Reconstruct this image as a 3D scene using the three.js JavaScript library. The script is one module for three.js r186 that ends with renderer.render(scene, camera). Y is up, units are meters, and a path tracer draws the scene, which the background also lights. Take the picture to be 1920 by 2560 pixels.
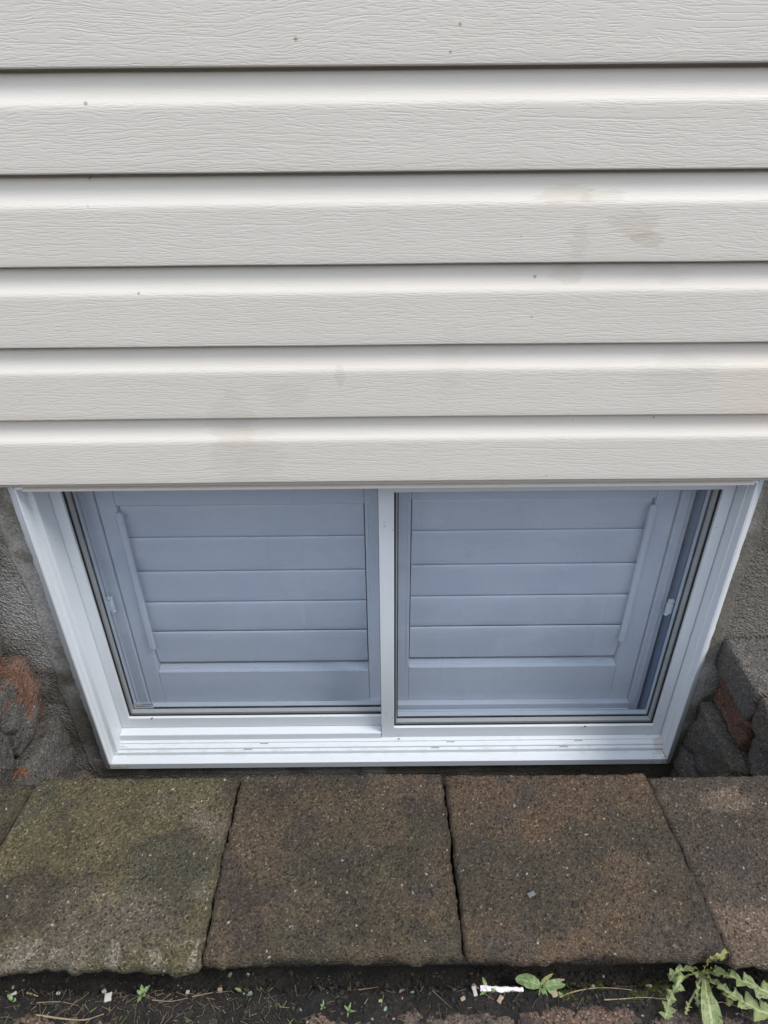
import * as THREE from 'three';
import { RoundedBoxGeometry } from 'three/addons/geometries/RoundedBoxGeometry.js';
import { mergeGeometries, mergeVertices } from 'three/addons/utils/BufferGeometryUtils.js';

// ------------------------------------------------------------------ camera, sky, sun, exposure
const scene = new THREE.Scene();
const camera = new THREE.PerspectiveCamera(71.59, 768 / 1024, 0.02, 200);
camera.rotation.order = 'YXZ';
camera.position.set(0, 1.3767, 0.9887);
camera.rotation.set(-0.58118, -0.00051, -0.00902);

function makeSky() {                                   // pale, hazy daylight: one soft dome, a little bluer overhead
  const W = 64, H = 32, d = new Float32Array(W * H * 4);
  for (let j = 0; j < H; j++) for (let i = 0; i < W; i++) {
    const el = ((j + .5) / H - .5) * Math.PI, s = Math.max(0, Math.sin(el)), k = (j * W + i) * 4;
    const up = el > 0, L = .32 + .92 * s;               // overcast: brighter overhead than at the horizon
    d[k] = up ? L * .91 : .10; d[k + 1] = up ? L : .09; d[k + 2] = up ? L * 1.14 : .08; d[k + 3] = 1;
  }
  const tx = new THREE.DataTexture(d, W, H, THREE.RGBAFormat, THREE.FloatType);
  tx.mapping = THREE.EquirectangularReflectionMapping; tx.magFilter = THREE.LinearFilter; tx.needsUpdate = true;
  return tx;
}
const skyTex = makeSky();
scene.background = skyTex; scene.environment = skyTex;
scene.backgroundIntensity = 1; scene.environmentIntensity = 1;

const sun = new THREE.DirectionalLight(new THREE.Color(1, .95, .88), 1.4);
sun.position.set(3.6, 5.6, 1.7); sun.target.position.set(0, .4, .1);
sun.castShadow = true; sun.shadow.radius = 36; sun.shadow.mapSize.set(2048, 2048);
Object.assign(sun.shadow.camera, { left: -3, right: 3, top: 3, bottom: -3, near: .1, far: 20 });
scene.add(sun, sun.target);

const renderer = new THREE.WebGLRenderer({ antialias: true });
renderer.setSize(768, 1024);
renderer.toneMapping = THREE.LinearToneMapping;
renderer.toneMappingExposure = 1.66;
renderer.shadowMap.enabled = true; renderer.shadowMap.type = THREE.PCFSoftShadowMap;

// ------------------------------------------------------------------ helpers
function rng(seed) { let a = seed >>> 0; return () => { a = (a + 0x6d2b79f5) | 0; let t = Math.imul(a ^ (a >>> 15), 1 | a); t = (t + Math.imul(t ^ (t >>> 7), 61 | t)) ^ t; return ((t ^ (t >>> 14)) >>> 0) / 4294967296; }; }
function h3(x, y, z) { let n = Math.imul(x, 374761393) ^ Math.imul(y, 668265263) ^ Math.imul(z, 1440662683); n = Math.imul(n ^ (n >>> 13), 1274126177); n ^= n >>> 16; return (n >>> 0) / 4294967296; }
const sm = (t) => t * t * (3 - 2 * t), lerp = (a, b, t) => a + (b - a) * t, clamp = (v, a, b) => Math.min(b, Math.max(a, v));
const step = (a, b, v) => sm(clamp((v - a) / (b - a), 0, 1));
function n2(x, y, s = 0) { const i = Math.floor(x), j = Math.floor(y), u = sm(x - i), v = sm(y - j); return lerp(lerp(h3(i, j, s), h3(i + 1, j, s), u), lerp(h3(i, j + 1, s), h3(i + 1, j + 1, s), u), v) * 2 - 1; }
function n3(x, y, z) { const i = Math.floor(x), j = Math.floor(y), k = Math.floor(z), u = sm(x - i), v = sm(y - j), w = sm(z - k); const l = (kk) => lerp(lerp(h3(i, j, kk), h3(i + 1, j, kk), u), lerp(h3(i, j + 1, kk), h3(i + 1, j + 1, kk), u), v); return lerp(l(k), l(k + 1), w) * 2 - 1; }
function fbm(x, y, s, o = 4) { let a = .5, v = 0; for (let k = 0; k < o; k++) { v += a * n2(x, y, s + k * 17); x *= 2.03; y *= 2.03; a *= .5; } return v; }
function fbm3(x, y, z, o = 3) { let a = .5, v = 0; for (let k = 0; k < o; k++) { v += a * n3(x, y, z); x *= 2.07; y *= 2.07; z *= 2.07; a *= .5; } return v; }
const mix3 = (a, b, t) => [lerp(a[0], b[0], t), lerp(a[1], b[1], t), lerp(a[2], b[2], t)];
const toS = (v) => { v = clamp(v, 0, 1); return 255 * (v <= .0031308 ? v * 12.92 : 1.055 * Math.pow(v, 1 / 2.4) - .055); };

function tex(data, W, H, srgb, wrap = THREE.RepeatWrapping) {
  const t = new THREE.DataTexture(data, W, H, THREE.RGBAFormat); t.wrapS = t.wrapT = wrap; t.magFilter = THREE.LinearFilter; t.minFilter = THREE.LinearFilter;
  if (srgb) t.colorSpace = THREE.SRGBColorSpace; t.needsUpdate = true; return t;
}
const colorTex = (W, H, f, wrap) => { const d = new Uint8Array(W * H * 4); for (let j = 0; j < H; j++) for (let i = 0; i < W; i++) { const c = f(i, j), k = (j * W + i) * 4; d[k] = toS(c[0]); d[k + 1] = toS(c[1]); d[k + 2] = toS(c[2]); d[k + 3] = 255; } return tex(d, W, H, true, wrap); };
const greyTex = (W, H, a, wrap) => { const d = new Uint8Array(W * H * 4); for (let k = 0; k < W * H; k++) { const v = clamp(a[k], 0, 1) * 255; d[k * 4] = d[k * 4 + 1] = d[k * 4 + 2] = v; d[k * 4 + 3] = 255; } return tex(d, W, H, false, wrap); };

// stone-like texture: base colour function of position in metres + stamped grains and pores; the relief comes from the same stamps
function stoneTex(seed, W, H, u0, v0, su, sv, base, o = {}) {
  const R = rng(seed), col = new Float32Array(W * H * 3), hgt = new Float32Array(W * H).fill(.55), px = W / su;
  for (let j = 0; j < H; j++) for (let i = 0; i < W; i++) {
    const u = u0 + (i + .5) / W * su, v = v0 + (j + .5) / H * sv, c = base(u + .005 * n2(u * 260, v * 260, seed + 2) + .003 * n2(u * 620, v * 620, seed + 3), v + .005 * n2(u * 260, v * 260, seed + 4) + .003 * n2(u * 620, v * 620, seed + 6)), k = j * W + i;
    const g = 1 + .30 * n2(u * 420, v * 420, seed) + .26 * n2(u * 900, v * 900, seed + 5);
    hgt[k] += .10 * n2(u * 420, v * 420, seed) + .1 * n2(u * 180, v * 180, seed + 9);
    for (let q = 0; q < 3; q++) col[k * 3 + q] = c[q] * g;
  }
  const stamp = (n, r0, r1, fn) => {
    for (let s = 0; s < n; s++) {
      const cx = R() * W, cy = R() * H, r = (r0 + (r1 - r0) * Math.pow(R(), 2.2)) * px, e = .6 + R() * .8, a = R() * 3.14, ca = Math.cos(a), sa = Math.sin(a), val = fn(R), m = Math.ceil(r * 1.5);
      for (let y = -m; y <= m; y++) for (let x = -m; x <= m; x++) {
        const dx = (x * ca + y * sa) / e, dy = (-x * sa + y * ca) * e, q = Math.sqrt(dx * dx + dy * dy) / Math.max(r, .6); if (q > 1) continue;
        const i = ((cx + x) | 0), j = ((cy + y) | 0); if (i < 0 || j < 0 || i >= W || j >= H) continue;
        const k = j * W + i, w = Math.min(1, (1 - q) * 2.2) * val.a;
        for (let z = 0; z < 3; z++) col[k * 3 + z] = lerp(col[k * 3 + z], val.mul ? col[k * 3 + z] * val.mul[z] : val.c[z], w);
        hgt[k] += val.h * w;
      }
    }
  };
  const dens = (o.dens || 1) * su * sv;
  stamp(120000 * dens | 0, .0007, .0021, (r) => { const m = .46 + r() * .36; return { a: .85, mul: [m, m, m], h: -.2 }; });
  stamp(90000 * dens | 0, .0007, .0020, (r) => { const m = 1.3 + r() * .8; return { a: .8, mul: [m, m * .98, m * .95], h: .14 }; });
  stamp(11000 * dens | 0, .0007, .0026, (r) => { const m = .25 + r() * .25; return { a: .85, mul: [m, m, m], h: -.4 }; });
  stamp(10000 * dens | 0, .0007, .0017, (r) => { const m = 1.9 + r() * 1.5; return { a: .85, mul: [m, m * .95, m * .86], h: .22 }; });
  stamp(800 * dens | 0, .001, .0024, (r) => { const b = .16 + r() * .2; return { a: .85, c: [b, b * .92, b * .8], h: .3 }; });
  const map = colorTex(W, H, (i, j) => { const k = (j * W + i) * 3; return [col[k], col[k + 1], col[k + 2]]; }, THREE.MirroredRepeatWrapping);
  const bump = greyTex(W, H, hgt, THREE.MirroredRepeatWrapping);
  for (const t of [map, bump]) { t.repeat.set(1 / su, 1 / sv); t.offset.set(-u0 / su, -v0 / sv); }
  return { map, bumpMap: bump };
}
const stdm = (c, rough, extra = {}) => { const m = new THREE.MeshStandardMaterial({ roughness: rough, ...extra }); m.color.setRGB(...c); return m; };

const taken = {};
function numbered(n) { const k = taken[n] = (taken[n] ?? -1) + 1; return k ? n + '_' + String(k).padStart(3, '0') : n; }
function fin(o) { o.traverse((m) => { if (m.isMesh) { m.castShadow = true; m.receiveShadow = true; } }); return o; }
function thing(name, label, category, pos = [0, 0, 0], group) { const g = new THREE.Group(); g.name = numbered(name); g.position.set(...pos); g.userData = { label, category, kind: 'thing' }; if (group) g.userData.group = group; scene.add(g); return g; }
function structure(name) { const g = new THREE.Group(); g.name = name; g.userData = { kind: 'structure' }; scene.add(g); return g; }
function mesh(name, geo, mat, parent, label) {
  const m = new THREE.Mesh(geo, mat); m.name = name; m.castShadow = m.receiveShadow = true;
  if (label) m.userData.label = label;
  if (parent && parent !== scene) { const o = parent.getWorldPosition(new THREE.Vector3()); m.position.sub(o); }
  (parent || scene).add(m); return m;
}
function oneMesh(name, geo, mat, label, category, group, kind) {         // a thing that is one mesh, geometry already in place
  geo.computeBoundingBox(); const b = geo.boundingBox, c = new THREE.Vector3((b.min.x + b.max.x) / 2, b.min.y, (b.min.z + b.max.z) / 2);
  geo.translate(-c.x, -c.y, -c.z); const m = new THREE.Mesh(geo, mat); m.name = numbered(name); m.position.copy(c); m.castShadow = m.receiveShadow = true;
  m.userData = kind ? { kind } : { label, category, kind: 'thing' }; if (group && !kind) m.userData.group = group; scene.add(m); return m;
}
function metreUV(g) {                                                     // uv in metres by the main direction of each face
  if (g.index) g = g.toNonIndexed(); const p = g.attributes.position, n = g.attributes.normal, uv = new Float32Array(p.count * 2);
  for (let i = 0; i < p.count; i += 3) {
    let ax = 0, ay = 0, az = 0; for (let k = i; k < i + 3; k++) { ax += Math.abs(n.getX(k)); ay += Math.abs(n.getY(k)); az += Math.abs(n.getZ(k)); }
    for (let k = i; k < i + 3; k++) { const x = p.getX(k), y = p.getY(k), z = p.getZ(k); const [u, v] = az >= ax && az >= ay ? [x, y] : ay >= ax ? [x, z] : [z, y]; uv[k * 2] = u; uv[k * 2 + 1] = v; }
  }
  g.setAttribute('uv', new THREE.BufferAttribute(uv, 2)); return g;
}
function boxg(x0, x1, y0, y1, z0, z1, r = .0012) {
  const w = x1 - x0, h = y1 - y0, d = z1 - z0, g = r > 0 ? new RoundedBoxGeometry(w, h, d, 1, Math.min(r, w / 2.2, h / 2.2, d / 2.2)) : new THREE.BoxGeometry(w, h, d);
  g.translate((x0 + x1) / 2, (y0 + y1) / 2, (z0 + z1) / 2); return metreUV(g);
}
// prism: closed outline swept along an axis; (a, b) are (z, y) for axis x and (x, z) for axis y
function prism(outline, t0, t1, axis) {
  const P = [], tri = (a, b, c) => P.push(...a, ...b, ...c), at = (q, t) => axis === 'x' ? [t, q[1], q[0]] : [q[0], t, q[1]], n = outline.length;
  for (let i = 0; i < n; i++) { const a = outline[i], b = outline[(i + 1) % n]; tri(at(a, t0), at(b, t0), at(b, t1)); tri(at(a, t0), at(b, t1), at(a, t1)); }
  const f = THREE.ShapeUtils.triangulateShape(outline.map((q) => new THREE.Vector2(...q)), []);
  for (const [i, j, k] of f) { tri(at(outline[i], t0), at(outline[k], t0), at(outline[j], t0)); tri(at(outline[i], t1), at(outline[j], t1), at(outline[k], t1)); }
  let g = new THREE.BufferGeometry(); g.setAttribute('position', new THREE.Float32BufferAttribute(P, 3)); g.computeVertexNormals();
  // make sure that normals point outwards
  const area = outline.reduce((s, q, i) => { const w = outline[(i + 1) % n]; return s + q[0] * w[1] - w[0] * q[1]; }, 0);
  const flip = axis === 'x' ? area > 0 : area > 0;
  const want = flip;
  { const p = g.attributes.position, nn = g.attributes.normal; const a = outline[0], b = outline[1]; const mid = at([(a[0] + b[0]) / 2, (a[1] + b[1]) / 2], (t0 + t1) / 2);
    const d = [b[0] - a[0], b[1] - a[1]], out = area > 0 ? [d[1], -d[0]] : [-d[1], d[0]]; const o3 = axis === 'x' ? [0, out[1], out[0]] : [out[0], 0, out[1]];
    const dot = nn.getX(0) * o3[0] + nn.getY(0) * o3[1] + nn.getZ(0) * o3[2];
    if (dot < 0) { const arr = p.array; for (let i = 0; i < arr.length; i += 9) for (let k = 0; k < 3; k++) { const t = arr[i + 3 + k]; arr[i + 3 + k] = arr[i + 6 + k]; arr[i + 6 + k] = t; } g.computeVertexNormals(); } }
  return metreUV(g);
}
// rough stone: a box with rounded arrises, warped and made uneven; uv continuous over the faces that show
function stone(cx, cy, cz, w, h, d, o = {}) {
  const cell = o.cell || .008, nx = Math.max(2, Math.round(w / cell)), ny = Math.max(2, Math.round(h / cell)), nz = Math.max(2, Math.round(d / cell));
  let g = new THREE.BoxGeometry(w, h, d, nx, ny, nz); g.deleteAttribute('uv'); g.deleteAttribute('normal'); g = mergeVertices(g, 1e-5);
  const p = g.attributes.position, r = Math.min(o.r || .012, w / 2.1, h / 2.1, d / 2.1), S = o.seed || 1, hx = w / 2, hy = h / 2, hz = d / 2, A = o.amp ?? .002, F = o.freq || 22, fine = o.fine ?? .0007;
  for (let i = 0; i < p.count; i++) {
    let x = p.getX(i), y = p.getY(i), z = p.getZ(i);
    const ix = clamp(x, r - hx, hx - r), iy = clamp(y, r - hy, hy - r), iz = clamp(z, r - hz, hz - r); let dx = x - ix, dy = y - iy, dz = z - iz; const L = Math.hypot(dx, dy, dz) || 1; dx /= L; dy /= L; dz /= L;
    x = ix + dx * r; y = iy + dy * r; z = iz + dz * r;
    if (o.warp) [x, y, z] = o.warp(x, y, z, hx, hy, hz);
    x += cx; y += cy; z += cz;
    let q = A * 2 * fbm3(x * F + S * 7.3, y * F + S * 3.1, z * F - S * 5.7, 3) + fine * 2 * n3(x * 190 + S, y * 190, z * 190);
    const edge = (Math.abs(dx) > .25) + (Math.abs(dy) > .25) + (Math.abs(dz) > .25); if (edge > 1) q -= (o.chip ?? .002) * Math.max(0, fbm3(x * 45 + S, y * 45, z * 45 + S, 2) * 2 + .25);
    if (o.face) q += o.face(dx, dy, dz, x, y, z);
    p.setXYZ(i, x + dx * q, y + dy * q, z + dz * q);
  }
  g.computeVertexNormals();
  const uv = new Float32Array(p.count * 2), n = g.attributes.normal;
  for (let i = 0; i < p.count; i++) { const x = p.getX(i), y = p.getY(i), z = p.getZ(i); if (o.uv === 'side') { uv[i * 2] = z; uv[i * 2 + 1] = y - (x - o.fx) * (o.sign || 1) + (o.vo || 0); } else { uv[i * 2] = x - (y - cy) * .6 * Math.sign(x - cx) * (Math.abs(n.getX(i)) > .5 ? 1 : 0); uv[i * 2 + 1] = z - (y - cy - hy); } }
  g.setAttribute('uv', new THREE.BufferAttribute(uv, 2)); return g;
}
const curvePts = (pts, n) => new THREE.CatmullRomCurve3(pts.map((q) => new THREE.Vector3(...q))).getPoints(n);

// ------------------------------------------------------------------ materials: vinyl siding
const SB = .785, SE = .1143;                            // siding: height of its lower edge, exposure of a course
function grainTex() {                                    // pressed wood grain, four courses of 114 mm by 1.6 m
  const W = 2048, H = 1024, a = new Float32Array(W * H).fill(.6), R = rng(77), B = H / 4;
  const per = (x, y, s, P) => { const i = Math.floor(x), j = Math.floor(y), u = sm(x - i), v = sm(y - j), m = (k) => ((k % P) + P) % P; return lerp(lerp(h3(m(i), j, s), h3(m(i + 1), j, s), u), lerp(h3(m(i), j + 1, s), h3(m(i + 1), j + 1, s), u), v) * 2 - 1; };
  const flow = (x, y, b) => 17 * per(x / W * 8, y / 70, 900 + b, 8) + 7 * per(x / W * 26, y / 30, 930 + b, 26) + 2.2 * per(x / W * 90, y / 14, 960 + b, 90);
  const draw = (b, x0, y0, len, wd, dep) => {
    const f0 = flow(x0, y0, b);
    for (let s = 0; s < len; s++) {
      const x = x0 + s, yy = b * B + y0 + (flow(x, y0, b) - f0), fade = Math.min(1, s / 5, (len - s) / 5); const t = (yy - b * B) / B; if (t < .015 || t > .985) continue;
      const dd = dep * fade * (t > .68 ? .4 : 1), m = Math.ceil(wd + 1);
      for (let k = -m; k <= m; k++) { const j = Math.round(yy) + k; if (j < b * B || j >= (b + 1) * B) continue; const q = 1 - Math.abs(j - yy) / wd; if (q <= 0) continue; const id = j * W + (((x % W) + W) % W | 0); a[id] = Math.min(a[id], .6 - dd * q); }
    }
  };
  for (let b = 0; b < 4; b++) {
    for (let k = 0; k < 8200; k++) { const x = R() * W, y = R() * B; const dn = n2(x / 130, (y + b * B) / 34, 5); if (dn < -.9 + R() * .3) continue; draw(b, x | 0, y, 8 + R() * R() * 34, 1.25 + R() * .6, .16 + R() * .28); }
    for (let k = 0; k < 75; k++) draw(b, R() * W | 0, R() * B, 60 + R() * 260, 1.3 + R() * .5, .22 + R() * .22);
  }
  for (let k = 0; k < W * H; k++) a[k] += (h3(k % W, k / W | 0, 3) - .5) * .05;
  const t = greyTex(W, H, a); t.repeat.set(1 / 1.6, 1 / (4 * SE)); return t;
}
function sidingColour() {                                // off-white vinyl with rubbed smudges, fly specks and a painted patch of reflected light; 2.4 m by 1.2 m
  const W = 2048, H = 1024, sx = 2.4 / W, sy = 1.2 / H, R = rng(5), m = new Float32Array(W * H).fill(1), warmBounce = new Float32Array(W * H);
  const smudge = [[.242, .429, .03, .010, .06], [.288, .426, .026, .007, .05], [.265, .373, .012, .02, .045], [.336, .393, .03, .012, .06], [.361, .372, .02, .008, .08], [.258, .326, .02, .012, .05], [.387, .325, .03, .01, .03], [-.063, .181, .006, .014, .05], [-.142, .153, .03, .02, .03], [-.232, .107, .03, .05, .035], [-.215, .043, .05, .05, .03], [.1, .2, .02, .05, .02], [.44, .18, .05, .03, .03]];
  const specks = [[-.356, .535, .0022], [.212, .323, .0022], [.083, .585, .0016], [.093, .612, .0018], [-.097, .599, .0022], [-.337, .306, .0018], [-.375, .452, .0014], [.212, .269, .0013], [.421, .106, .0016]];
  for (let k = 0; k < 26; k++) specks.push([R() * 2.4 - 1.2, R() * 1.2, .0005 + R() * .0006]);
  for (let j = 0; j < H; j++) for (let i = 0; i < W; i++) {
    const x = (i + .5) * sx - 1.2, y = (j + .5) * sy, k = j * W + i; let v = 1 + .018 * fbm(x * 9, y * 22, 3) + .012 * n2(x * 40, y * 160, 8);
    for (const [a, b, ra, rb, s] of smudge) { const q = Math.hypot((x - a) / ra, (y - b) / rb); if (q < 1.6) v -= 1.5 * s * step(1.25, .95, q + .8 * fbm(x * 45, y * 260, 11)); }
    for (const [a, b, r] of specks) { const q = Math.hypot(x - a, (y - b) * 1.1) / r; if (q < 1.6) v *= 1 - .5 * step(1.5, .6, q); }
    m[k] = v; warmBounce[k] = step(.49, .56, x + .05 * fbm(x * 30, y * 70, 21)) * step(.235, .2, y) * step(.07, .11, y) * (.7 + .6 * fbm(x * 60, y * 200, 4));  // ragged peach patch at lower right: bounced light put into the colour
  }
  const t = colorTex(W, H, (i, j) => { const k = j * W + i, b = .72 * m[k], w = warmBounce[k], g = clamp(1 - m[k], 0, .2); return [b * (1 + .02 * w), b * .93 * (1 - .03 * w - .15 * g), b * .835 * (1 - .10 * w - .5 * g)]; });
  t.repeat.set(1 / 2.4, 1 / 1.2); t.offset.set(.5, 0); return t;
}
const M = {};
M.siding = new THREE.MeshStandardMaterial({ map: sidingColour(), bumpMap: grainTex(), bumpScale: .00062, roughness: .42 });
{                                                        // white window vinyl: faint mottling, small specks of dirt
  const W = 512, R = rng(19), sp = []; for (let k = 0; k < 26; k++) sp.push([R() * W, R() * W, .6 + R() * 1.1]);
  const a = colorTex(W, W, (i, j) => { let v = 1 + .02 * fbm(i / 60, j / 60, 41) + .012 * n2(i / 2.3, j / 2.3, 42); for (const [x, y, r] of sp) { const q = Math.hypot(i - x, j - y) / r; if (q < 1.5) v *= 1 - .5 * step(1.5, .5, q); } return [.68 * v, .71 * v, .745 * v]; });
  a.repeat.set(1 / .5, 1 / .5);
  M.vinyl = new THREE.MeshStandardMaterial({ map: a, roughness: .32 });
  M.sealant = new THREE.MeshStandardMaterial({ map: a, roughness: .5 });
}
{ // sill: the same vinyl with brown silt left along the tracks and in the corners; u = x, v = z on the treads
  const W = 2048, H = 256, x0 = -.64, sx = 1.28, z0 = -.13, sz = .15;
  const t = colorTex(W, H, (i, j) => { const x = x0 + (i + .5) / W * sx, z = z0 + (j + .5) / H * sz, n = fbm(x * 60, z * 130, 5, 5), f = n2(x * 900, z * 700, 6); let v = 1 + .015 * n; 
    const silt = step(.02, .35, n + .22 + .12 * f - Math.abs(z + .0328) * 70) * .55 + step(.05, .35, n + .2 + .1 * f - Math.abs(z + .0405) * 110) * .4 + step(.05, .35, n + .2 + .1 * f - Math.abs(z + .0525) * 80) * .4, corner = step(.0, .4, n + .5 + .2 * f - Math.min(x + .607, .617 - x) * 22) * .8, speck = h3(i >> 1, j, 77) > .9985 ? .6 : 0;
    return mix3([.68 * v, .71 * v, .745 * v], [.30, .22, .13], clamp(Math.max(silt * .5, corner) * .5 + speck, 0, .8)); });
  t.repeat.set(1 / sx, 1 / sz); t.offset.set(-x0 / sx, -z0 / sz); M.sill = new THREE.MeshStandardMaterial({ map: t, roughness: .34 });
}
M.trim = stdm([.56, .51, .45], .5);
M.shutter = new THREE.MeshStandardMaterial({ roughness: .38 }); M.shutter.color.setRGB(.74, .76, .79);
M.gasket = stdm([.012, .012, .014], .6);
M.spacer = stdm([.50, .49, .46], .5, { metalness: .3 });
M.latch = stdm([.82, .86, .84], .3);
M.liner = stdm([.20, .28, .38], .6);
M.room = stdm([.05, .05, .05], .9);
M.glass = new THREE.MeshPhysicalMaterial({ transmission: 1, thickness: 0, roughness: 0, ior: 1.5 }); M.glass.color.setRGB(.918, .942, .975);
{ // dusty outer pane: wiped film, water spots, a few dried runs
  const W = 768, R = rng(33), a = new Float32Array(W * W), sp = [], runs = [];
  for (let k = 0; k < 240; k++) sp.push([R() * W, R() * W, .8 + R() * R() * 5, R()]); for (let k = 0; k < 16; k++) runs.push([R() * W, R() * W * .6, 60 + R() * 200, 2 + R() * 5]);
  for (let j = 0; j < W; j++) for (let i = 0; i < W; i++) { const wipe = fbm(i / 120 + .9 * fbm(i / 200, j / 200, 2), j / 85 + .5 * fbm(i / 150, j / 150, 6), 51, 6), film = fbm(i / 120, j / 120, 53, 5); let d = .03 + .030 * step(.0, .2, wipe) + .022 * step(.05, .3, film) * (.6 + .4 * n2(i / 3, j / 3, 58)) + .008 * n2(i / 2, j / 2, 54);
    for (const [x, y, L, w] of runs) if (j > y && j < y + L && Math.abs(i - x) < w) d += .05 * step(w, 0, Math.abs(i - x + 2 * n2(j / 30, x, 4))) * (.6 + .4 * n2(i / 2, j / 9, 7)); a[j * W + i] = 1 - d; }
  for (const [x, y, rr, t] of sp) for (let j = -8; j <= 8; j++) for (let i = -8; i <= 8; i++) { const q = Math.hypot(i, j) / rr, X = x + i | 0, Y = y + j | 0; if (X < 0 || Y < 0 || X >= W || Y >= W || q > 1) continue; a[Y * W + X] -= rr > 2.5 ? .10 * step(.55, .9, q) : .14; }
  const t = greyTex(W, W, a, THREE.ClampToEdgeWrapping); M.dustyGlass = M.glass.clone(); M.dustyGlass.transmissionMap = t;
}
M.oldSealant = stdm([.42, .28, .14], .8);
M.weep = stdm([.22, .22, .22], .8);

// ------------------------------------------------------------------ house wall: siding courses
{
  const wall = thing('siding_wall', 'off-white horizontal vinyl siding with wood grain above the basement window', 'wall', [0, SB, -.03]);
  const X0 = -2.3, X1 = 2.3, N = 92;
  // profile of a course from its bottom return to the top under the next lip: (t along the uv, y, z)
  const prof = [[-.16, .0030, -.0250], [-.06, .0012, -.014], [-.02, .0004, -.0035], [0, .0012, -.0008], [.025, .003, 0], [.12, .014, -.0002], [.35, .04, -.0006], [.60, .069, -.0011], [.645, .0742, -.0013], [.675, .0776, -.0023], [.70, .0803, -.0037], [.74, .0846, -.0059], [.79, .0902, -.0083], [.85, .0970, -.0105], [.91, .1040, -.0122], [.948, .1083, -.0131], [.960, .1097, -.0170], [.966, .1104, -.0255], [1.0, .1143, -.0275], [1.06, .1215, -.0278]];
  for (let c = 0; c < 21; c++) {
    const pos = [], uv = [], idx = [], y0 = SB + c * SE, k = prof.length;
    for (let i = 0; i <= N; i++) {
      const x = lerp(X0, X1, i / N), dy = .0009 * n2(x * 1.3, c * 3.7, 60) + .0003 * n2(x * 9, c * 5.1, 61), dz = .0009 * n2(x * 2.1, c * 2.3, 63);
      for (const [t, y, z] of prof) { pos.push(x, y0 + y + dy, z + dz * step(.0, .6, 1 - t)); uv.push(x, c * SE + t * SE); }
    }
    for (let i = 0; i < N; i++) for (let j = 0; j < k - 1; j++) { const a = i * k + j, b = a + k; idx.push(a, b, a + 1, b, b + 1, a + 1); }
    const g = new THREE.BufferGeometry(); g.setAttribute('position', new THREE.Float32BufferAttribute(pos, 3)); g.setAttribute('uv', new THREE.Float32BufferAttribute(uv, 2)); g.setIndex(idx); g.computeVertexNormals();
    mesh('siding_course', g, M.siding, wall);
  }
  mesh('sheathing', boxg(X0, X1, SB + .012, SB + 21 * SE, -.16, -.0300, 0), M.trim, wall);
}

// ------------------------------------------------------------------ foundation
const concreteSet = stoneTex(31, 1024, 1024, -.9, -.15, 1.8, 1.0, (x, y) => {
  const n = fbm(x * 9, y * 9, 70), d = step(.05, .5, fbm(x * 5 + 3, y * 7, 75) + .25 + (x > 0 ? .28 : -.12));
  let c = mix3([.36, .345, .325], [.15, .135, .11], d); const pale = x < 0 ? step(.05, .3, fbm(x * 14, y * 10, 78) + .1) : 0;
  c = mix3(c, [.36, .35, .335], .5 * pale); const mo = step(.02, .4, fbm(x * 16, y * 16, 81) + (y < .25 ? .18 : -.2)); c = mix3(c, [.085, .078, .05], .55 * mo);
  return c.map((v) => v * (1 + .25 * n));
}, { dens: .2 });
const parge = (() => { const W = 512, a = new Float32Array(W * W); for (let j = 0; j < W; j++) for (let i = 0; i < W; i++) a[j * W + i] = .5 + .42 * n2(i / 6.5, j / 6.5, 7) + .25 * n2(i / 3, j / 3, 9); const t = greyTex(W, W, a, THREE.MirroredRepeatWrapping); t.repeat.set(1 / .26, 1 / .26); return t; })();
M.concrete = new THREE.MeshStandardMaterial({ map: concreteSet.map, bumpMap: parge, bumpScale: .003, roughness: .92 });
M.mortar = new THREE.MeshStandardMaterial({ map: concreteSet.map, bumpMap: concreteSet.bumpMap, bumpScale: .0016, roughness: .92 });
const WX0 = -.612, WX1 = .620, WY0 = .046, WY1 = .775;     // rough opening
{
  const f = thing('foundation_wall', 'rough grey parged concrete foundation wall around the basement window', 'wall', [0, -.3, -.13]);
  const s = new THREE.Shape([[-2.3, -.3], [2.3, -.3], [2.3, .798], [-2.3, .798]].map((q) => new THREE.Vector2(...q)));
  s.holes.push(new THREE.Path([[WX0, WY0], [WX0, WY1], [WX1, WY1], [WX1, WY0]].map((q) => new THREE.Vector2(...q))));
  const g = new THREE.ExtrudeGeometry(s, { depth: .2, bevelEnabled: false }); g.translate(0, 0, -.234);
  mesh('concrete', metreUV(g), M.concrete, f);
  // trowelled band of mortar round the frame, uneven edge
  const band = (pts, name) => { const sh = new THREE.Shape(pts.map((q) => new THREE.Vector2(...q))); const b = new THREE.ExtrudeGeometry(sh, { depth: .006, bevelEnabled: true, bevelSize: .003, bevelThickness: .003, bevelSegments: 2 }); b.translate(0, 0, name === 'mortar_sill' ? -.0403 : -.0412); mesh(name, metreUV(b), M.mortar, f); };
  const wob = (x0, x1, xin, s) => { const a = []; for (let y = .012; y <= .781; y += .016) a.push([x0 + .007 * n2(y * 22, s, 3) + .003 * n2(y * 80, s, 4), y]); return s > 0 ? [...a, [xin, .781], [xin, .012]].reverse() : [...a, [xin, .781], [xin, .012]]; };
  band(wob(-.664, 0, -.614, 0), 'mortar_band'); band(wob(.660, 0, .622, 3), 'mortar_band');
  const lo = []; for (let x = -.65; x <= .645; x += .018) lo.push([x, .001 + .005 * n2(x * 16, 9, 3) + .002 * n2(x * 70, 4, 5)]); band([...lo, [.645, .053], [-.65, .053]], 'mortar_sill');
}

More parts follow.
